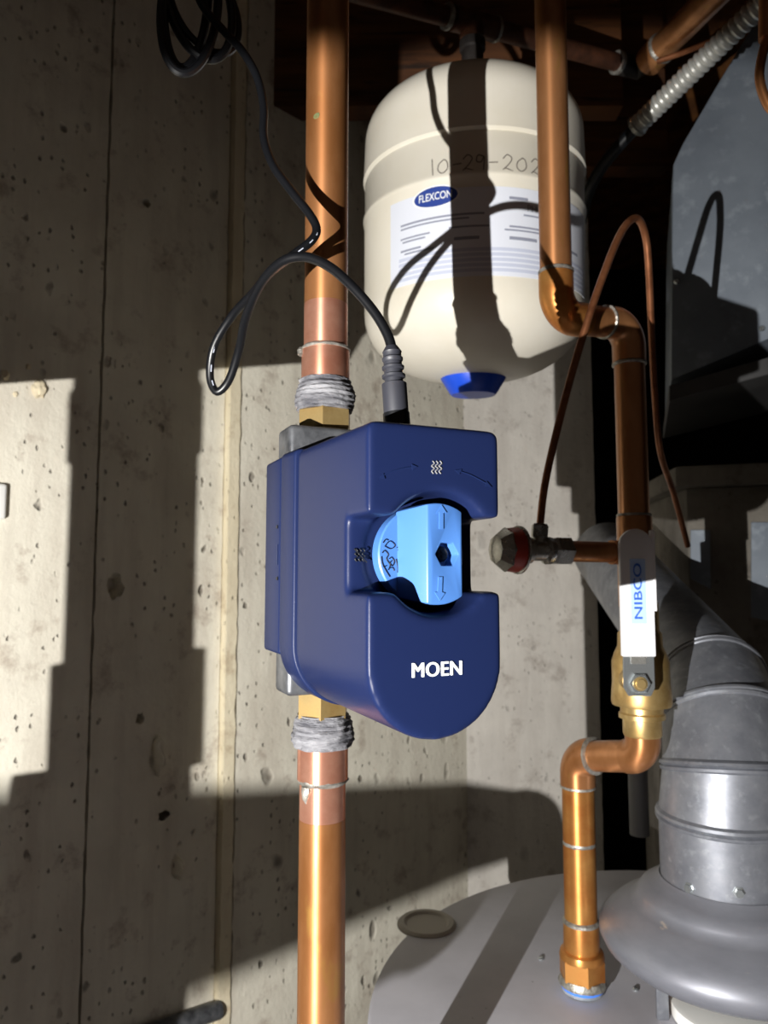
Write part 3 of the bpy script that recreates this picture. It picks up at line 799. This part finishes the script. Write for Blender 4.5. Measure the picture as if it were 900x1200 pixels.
# ------------------------------------------------------------ water heater and flue
HC = V((0.330, 0.700, 0)); RH = 0.345
wh = thing('water_heater', (HC.x, HC.y, 0), 'grey steel water heater whose flat top fills the bottom of the view', 'water heater')
part('jacket', lathe(HC, ZV, [(RH - .004, .03), (RH - .004, ZH - .022)], 96), m_heater, wh)
part('top_pan', lathe(HC, ZV, [(RH, ZH - .03), (RH, ZH - .004), (RH - .001, ZH - .0015), (RH - .004, ZH), (.10, ZH), (.06, ZH)], 128), m_heater, wh, 30)
part('foot_ring', lathe(HC, ZV, [(RH - .02, 0), (RH - .02, .03)], 64), m_iron, wh)
cp = hit(500, 1083, V((0, 0, ZH)), ZV)
part('port_cap', lathe(at(cp, ZH - .001), ZV, [(.034, 0), (.034, .002), (.031, .0045), (.026, .0045), (.023, .0020), (.006, .0020)], 40), m_capgrey, wh)
for px, py in ((634, 1124), (745, 1160)):
    q = hit(px, py, V((0, 0, ZH)), ZV)
    part('screw', lathe(at(q, ZH - .001), ZV, [(.0030, 0), (.0030, .002), (.0018, .003)], 12), m_plate, wh)

FC = P(848, 1000, .70); FC = V((FC.x, FC.y, 0))
zf = lambda py: P(848, py, .70).z
RF = 0.0555
hood = thing('draft_hood', at(FC, ZH), 'grey bell shaped draft hood standing on legs on the heater top', 'hood')
zr = ZH + .068
part('bell', lathe(at(FC, 0), ZV, [(.086, zr - .013), (.100, zr - .012), (.108, zr - .006), (.1120, zr + .002), (.1115, zr + .008), (.106, zr + .016), (.096, zr + .0245), (.084, zr + .031), (.0785, zr + .0345),
     (.0765, zr + .039), (.0735, zr + .0435), (.067, zr + .048), (RF + .005, zr + .0515), (RF + .001, zr + .056)], 80, cap=False), m_hood, hood, 60)
part('inner_shell', lathe(at(FC, 0), ZV, [(.0855, zr - .0125), (.100, zr + .004), (.090, zr + .022), (RF, zr + .045)], 60, cap=False), m_hood, hood, 60)
for an in (200, 320, 80):
    t = math.radians(an); c_ = V((FC.x + .092 * math.cos(t), FC.y + .092 * math.sin(t), 0))
    if an == 200: c_ = V((hit(776, 1178, V((0, 0, ZH + .012)), ZV).x, hit(776, 1178, V((0, 0, ZH + .012)), ZV).y, 0))
    part('leg', box(at(c_, (ZH + zr - .006) / 2), .011, .004, zr - .006 - ZH, bev=.0008), m_galv, hood)
part('flue_collar', lathe(at(FC, ZH), ZV, [(.046, 0), (.050, .001), (.050, .012), (.046, .013)], 40), m_plastic_w, hood)

flue = thing('flue_pipe', at(FC, zr + .07), 'galvanised flue pipe with ribbed adjustable elbow leaning away above the draft hood', 'flue')
zf0 = zr + .052; zf1 = P(848, 957, .70).z
zf2 = P(848, 878, .70).z
part('lower_section', lathe(at(FC, 0), ZV, [(RF, zf0), (RF, zf1)], 48), m_galv, flue)
fdir = (P(728, 668, 1.17) - at(FC, zf2 + .02)).normalized()
def ring_at(c_, ax_, r=RF, nm='rib'):
    part(nm, lathe(c_ - ax_ * .006, ax_, [(r - .001, 0), (r + .0022, .002), (r + .0030, .0045), (r + .0008, .006), (r + .0030, .0075), (r + .0022, .010), (r - .001, .012)], 48, cap=False), m_galv, flue)
n1 = (ZV * .93 + fdir * .22).normalized(); n2 = (ZV * .62 + fdir * .6).normalized(); n3 = (ZV * .2 + fdir).normalized()
def seg(c0, n0, c1, n1_, r0=RF, r1=RF, nm='elbow_gore'):
    """tube segment between two tilted rings"""
    vs, fs = [], []; n = 48; ref = V((1, 0, 0))
    for c_, nn, r in ((c0, n0, r0), (c1, n1_, r1)):
        x = (ref - nn * ref.dot(nn)).normalized(); y = nn.cross(x)
        for k in range(n):
            t = 2 * math.pi * k / n; vs.append(c_ + (x * math.cos(t) + y * math.sin(t)) * r)
    for k in range(n): fs.append([k, (k + 1) % n, n + (k + 1) % n, n + k])
    part(nm, mesh(vs, fs), m_galv, flue)
g0 = at(FC, zf1); g1 = P(850, 898, .705); g2 = P(846, 838, .735); g3 = P(834, 798, .785)
seg(g0, ZV, g1, n1); ring_at(g0, ZV); ring_at(g1, n1)
seg(g1, n1, g2, n2); ring_at(g2, n2, RF - .001)
seg(g2, n2, g3, n3, RF - .001, RF - .002); ring_at(g3, n3, RF - .003)
fe = g3 + (P(722, 662, 1.17) - g3) * 1.16
fd2 = (fe - g3).normalized()
seg(g3, n3, fe, fd2, RF - .002, RF - .002, 'vent_run')
for px, py in ((808, 1041), (866, 1046)):
    o = V((0, 0, ZC)); dd = ray(px, py); t = None
    ox, oy = -FC.x, -FC.y; A = dd.x ** 2 + dd.y ** 2; B = 2 * (ox * dd.x + oy * dd.y); C_ = ox * ox + oy * oy - RF * RF
    t = (-B - math.sqrt(B * B - 4 * A * C_)) / (2 * A); q = o + dd * t
    nn = V((q.x - FC.x, q.y - FC.y, 0)).normalized()
    part('screw', lathe(q - nn * .001, nn, [(.0052, 0), (.0052, .0015), (.0036, .0018), (.0036, .0042)], 6), m_plate, flue, 20)

# ------------------------------------------------------------ things at the right and above
# big sheet-metal plenum with a cut corner
YP = 1.02
nrm = V((-.35, -1, 0)).normalized(); pp0 = P(800, 250, YP)
pl = thing('duct_plenum', hit(840, 450, pp0, nrm), 'large galvanised sheet metal plenum with slanted corner at the upper right', 'duct')
poly = [hit(x, y, pp0, nrm) for x, y in ((905, -15), (882, 30), (838, 103), (800, 168), (789, 192), (788, 225), (786, 446), (960, 372), (1250, 300), (1250, -15))]
part('face_sheet', prism(poly, -nrm * .28, .003, 2), m_galv2, pl, 30)
fl = [hit(x, y, pp0 + nrm * .012, nrm) for x, y in ((784, 452), (1250, 318), (1250, 345), (784, 470))]
part('flange', prism(fl, -nrm * .30, .001, 1), m_drk_sheet, pl, 30)
for px, py in ((776, 330), (893, 385)):
    q = hit(max(px, 793), py, pp0, nrm)
    part('screw', lathe(q - nrm * .001, nrm, [(.0045, 0), (.0045, .002), (.003, .004)], 8), m_plate, pl, 20)

# plastered pier below it
YB = 1.12
ca = P(806, 640, YB)
d1 = V((.86, -.30, 0)).normalized(); d2 = V((.12, 1, 0)).normalized()
pier = thing('masonry_pier', at(ca, 0), 'brown plastered masonry pier with a projecting cap behind the flue', 'pier')
zcap = P(806, 572, YB).z; zct = P(800, 548, YB).z
pol = [at(ca, 0), at(ca + d1 * .55, 0), at(ca + d1 * .55 + d2 * .35, 0), at(ca + d2 * .35, 0)]
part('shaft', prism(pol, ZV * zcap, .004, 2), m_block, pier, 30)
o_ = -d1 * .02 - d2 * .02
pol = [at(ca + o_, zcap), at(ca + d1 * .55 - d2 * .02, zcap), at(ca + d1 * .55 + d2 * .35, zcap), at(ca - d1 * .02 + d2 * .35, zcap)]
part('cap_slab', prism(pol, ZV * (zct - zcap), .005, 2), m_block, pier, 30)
# galvanised straps fixed on the pier
pn = V((d1.y, -d1.x, 0)).normalized()
if pn.y > 0: pn = -pn
for (x0, x1, y0, y1), lb in (((809, 832, 621, 690), 'narrow galvanised strip fixed on the pier edge beside the lever valve'), ((880, 934, 612, 735), 'wide galvanised plate fixed on the pier at the right picture edge')):
    pol = [hit(x, y, ca + pn * .0005, pn) for x, y in ((x0, y0), (x1, y0), (x1 + 1, y1), (x0, y1 - 12))]
    st = part('metal_strap', prism(pol, pn * .0025, .0006, 1), m_galv2, None, 20); props(st, lb, 'metal strap')

# dark duct behind
# rod hanging behind the lower elbow
rod = part('drain_tube', tube([P(743, 752, 1.045), P(743, 752, 1.045) * .5 + at(P(743, 752, 1.045), P(742, 978, 1.045).z) * .5, at(P(743, 752, 1.045), P(742, 978, 1.045).z)], .0130, 20), m_pvc); props(rod, 'grey plastic drain tube hanging in the dark behind lower elbow', 'tube')
# furnace cabinet: black void
# joists
jy = 1.22
for i, (x0, x1, y, z0_, z1_, lb) in enumerate(((-0.30, 0.42, 1.24, ZC + .82, ZTOP, 'brown timber floor joist crossing above the cream tank'), (0.25, 0.60, 1.50, ZC + .86, ZTOP, 'brown timber joist farther back above the plenum'))):
    jo = part('floor_joist', box(V(((x0 + x1) / 2, y, (z0_ + z1_) / 2)), x1 - x0, .045, z1_ - z0_, bev=.003), m_wood); props(jo, lb, 'joist', 'floor joists')
# pipe over the tank
tz = P(545, 28, YT)
tz = at(TC, ztop + .096) + V((0, -.024, 0))
tp_ = thing('copper_pipe', tz, 'brown copper pipe passing over the tank and turning at the back', 'pipe')
e1_ = P(748, 80, 1.0)
tc0 = V((tz.x, tz.y, tz.z + .010)); e0 = tc0 - (e1_ - tc0).normalized() * .22
part('tube', tube([e0, tc0], .0115, 20), m_copperk, tp_)
part('tube', tube([tc0, e1_], .0115, 20), m_copperk, tp_)
dt = (e1_ - tc0).normalized()
part('tee', join(tube([tc0 - dt * .03, tc0 + dt * .035], .0145, 20), tube([tc0 - ZV * .022, tc0], .0150, 20)), m_copperk, tp_)
part('solder_ring', lathe(tc0 + dt * .034, dt, [(.0115, 0), (.0150, .001), (.0150, .005), (.0115, .007)], 24, lump=.0006), m_solder, tp_)
part('solder_ring', lathe(tc0 - dt * .040, dt, [(.0115, 0), (.0150, .001), (.0150, .005), (.0115, .007)], 24, lump=.0006), m_solder, tp_)
part('elbow', tube([e1_ - dt * .04, e1_, e1_ + (P(880, -40, .72) - e1_) * .10], .0148, 20), m_iron, tp_)
part('solder_ring', lathe(e1_ - dt * .046, dt, [(.0115, 0), (.0155, .001), (.0155, .006), (.0115, .008)], 24, lump=.0006), m_solder, tp_)
dg_ = thing('copper_pipe', P(760, 72, .96), 'slanting copper pipe at the top right beside the armoured cable', 'pipe')
s0, s1 = P(760, 72, .96), P(880, -50, .78)
part('tube', tube([s0, s1], .0180, 28), m_copper, dg_)
part('collar', tube([s0, s0 + (s1 - s0) * .14], .0200, 28), m_copper, dg_)
part('solder_ring', lathe(s0 + (s1 - s0) * .14, s1 - s0, [(.018, 0), (.0206, .001), (.0206, .003), (.018, .005)], 28, lump=.0006), m_solder, dg_)
# armoured cable
ac = thing('armoured_cable', P(745, 148, .98), 'silver spiral armoured cable running diagonally at the top right', 'cable')
c0, c1 = P(748, 146, .98), P(905, -8, .80)
L_ = (c1 - c0).length; nst = int(L_ / .0085); prof = []
for k in range(nst):
    h0 = L_ * k / nst; st_ = L_ / nst; prof += [(.0100, h0), (.0128, h0 + st_ * .15), (.0142, h0 + st_ * .45), (.0128, h0 + st_ * .75), (.0100, h0 + st_ * .97)]
part('armour', lathe(c0, c1 - c0, prof, 24), m_armour, ac, 25)
part('bushing', lathe(c0 - (c1 - c0).normalized() * .006, c1 - c0, [(.010, 0), (.0155, .001), (.0155, .006), (.011, .008)], 24), m_chrome, ac)
part('inner_cable', tube(smoothpath([c0 + (c1 - c0) * .05, P(728, 168, 1.0), P(706, 195, 1.03), P(690, 225, 1.06), P(680, 262, 1.10)], 6), .0088, 14), m_rub, ac)
wi = part('wire', tube(smoothpath([P(770, 72, .92), P(800, 62, .90), P(835, 48, .87), P(880, 28, .84), P(915, 10, .82)], 6), .0035, 8), m_copperd); props(wi, 'thin brown wire lying across the armoured cable', 'wire')
ed = thing('copper_pipe', P(893, 30, .55), 'copper tube dropping in at the top right picture edge', 'pipe')
part('tube', tube([P(900, -60, .56), P(899, 46, .56)], .0066, 20), m_copper, ed)
part('bent_end', tube(smoothpath([P(899, 44, .56), P(893, 66, .555), P(890, 90, .55), P(895, 112, .545), P(906, 130, .54), P(930, 138, .54)], 6), .0036, 14), m_copper, ed)


# ------------------------------------------------------------ beside the camera, left of the picture
# sheet-metal duct drop and the drain pipe under it: they shade the left wall
dz = ZC + .030
dd_ = thing('duct_drop', (-.42, .27, dz), 'square galvanised duct coming down from the ceiling left of the picture', 'duct')
part('casing', box(V((-.42, .27, (dz + ZTOP) / 2)), .37, .18, ZTOP - dz, bev=.002), m_galv2, dd_)
part('flange', box(V((-.42, .27, dz + .03)), .39, .20, .018, bev=.001), m_galv2, dd_)
def toward(px, py, dist):
    w = hit(px, py, CORNER, BN); v = w - LIGHT
    return LIGHT + v * (dist / v.y)
DP = .42
pl_, pr_ = toward(76, 700, DP), toward(230, 700, DP)
pc = (pl_ + pr_) / 2; rp = (pr_.x - pl_.x) / 2
dp = thing('drain_pipe', (pc.x, pc.y, 0), 'grey vertical drain pipe standing left of the picture near the wall', 'pipe')
part('tube', lathe(at(pc, 0), ZV, [(rp, 0), (rp, dz)], 32), m_pvc, dp)
def zz_(py): return toward(150, py, DP).z
for y0, y1, k in ((770, 905, 1.18), (460, 535, 1.06)):
    part('coupling', lathe(at(pc, zz_(y1)), ZV, [(rp * k, 0), (rp * k, zz_(y0) - zz_(y1))], 32), m_pvc, dp)
p12 = toward(14, 930, DP); rb = abs(zz_(912) - zz_(955)) / 2
part('side_branch', tube([at(pc, p12.z), V((p12.x, pc.y, p12.z))], rb, 20), m_pvc, dp)
# small white clip at the left picture edge, and a conduit low on the wall
q = hit(-4, 588, CORNER, BN)
cl = part('cable_clip', box(q + BN * .006, .018, .012, .046, BD, BN, ZV, bev=.004, seg=3), m_plastic_w); props(cl, 'small white plastic clip on the wall at the left picture edge', 'clip')
c0 = hit(120, 1222, CORNER, BN) + BN * .016; c1 = hit(250, 1178, CORNER, BN) + BN * .016
cd = part('wall_conduit', tube([c0, c1], .013, 20), m_zinc); props(cd, 'dark round conduit end low on the left wall', 'conduit')

# capped pipe stub that runs beside the camera
S1 = LIGHT + V((.099, 1, -.200)) * .150; S2 = LIGHT + V((.362, 1, -.180)) * .44
sd = (S2 - S1).normalized()
stb = thing('capped_pipe', V((S1.x, S1.y, 0)) - V((sd.x, sd.y, 0)) * .6, 'capped copper pipe stub left of the picture near the camera', 'pipe')
sb_ = S1 - sd * .6
part('tube', tube([V((sb_.x, sb_.y, 0))] + bend(V((sb_.x, sb_.y, 0)), sb_, S2, .03) + [S2 - sd * .02], .0138, 24), m_copper, stb)
part('cap', lathe(S2 - sd * .030, sd, [(.0150, 0), (.0152, .001), (.0152, .022), (.0130, .029), (.0070, .032)], 24), m_copper, stb)
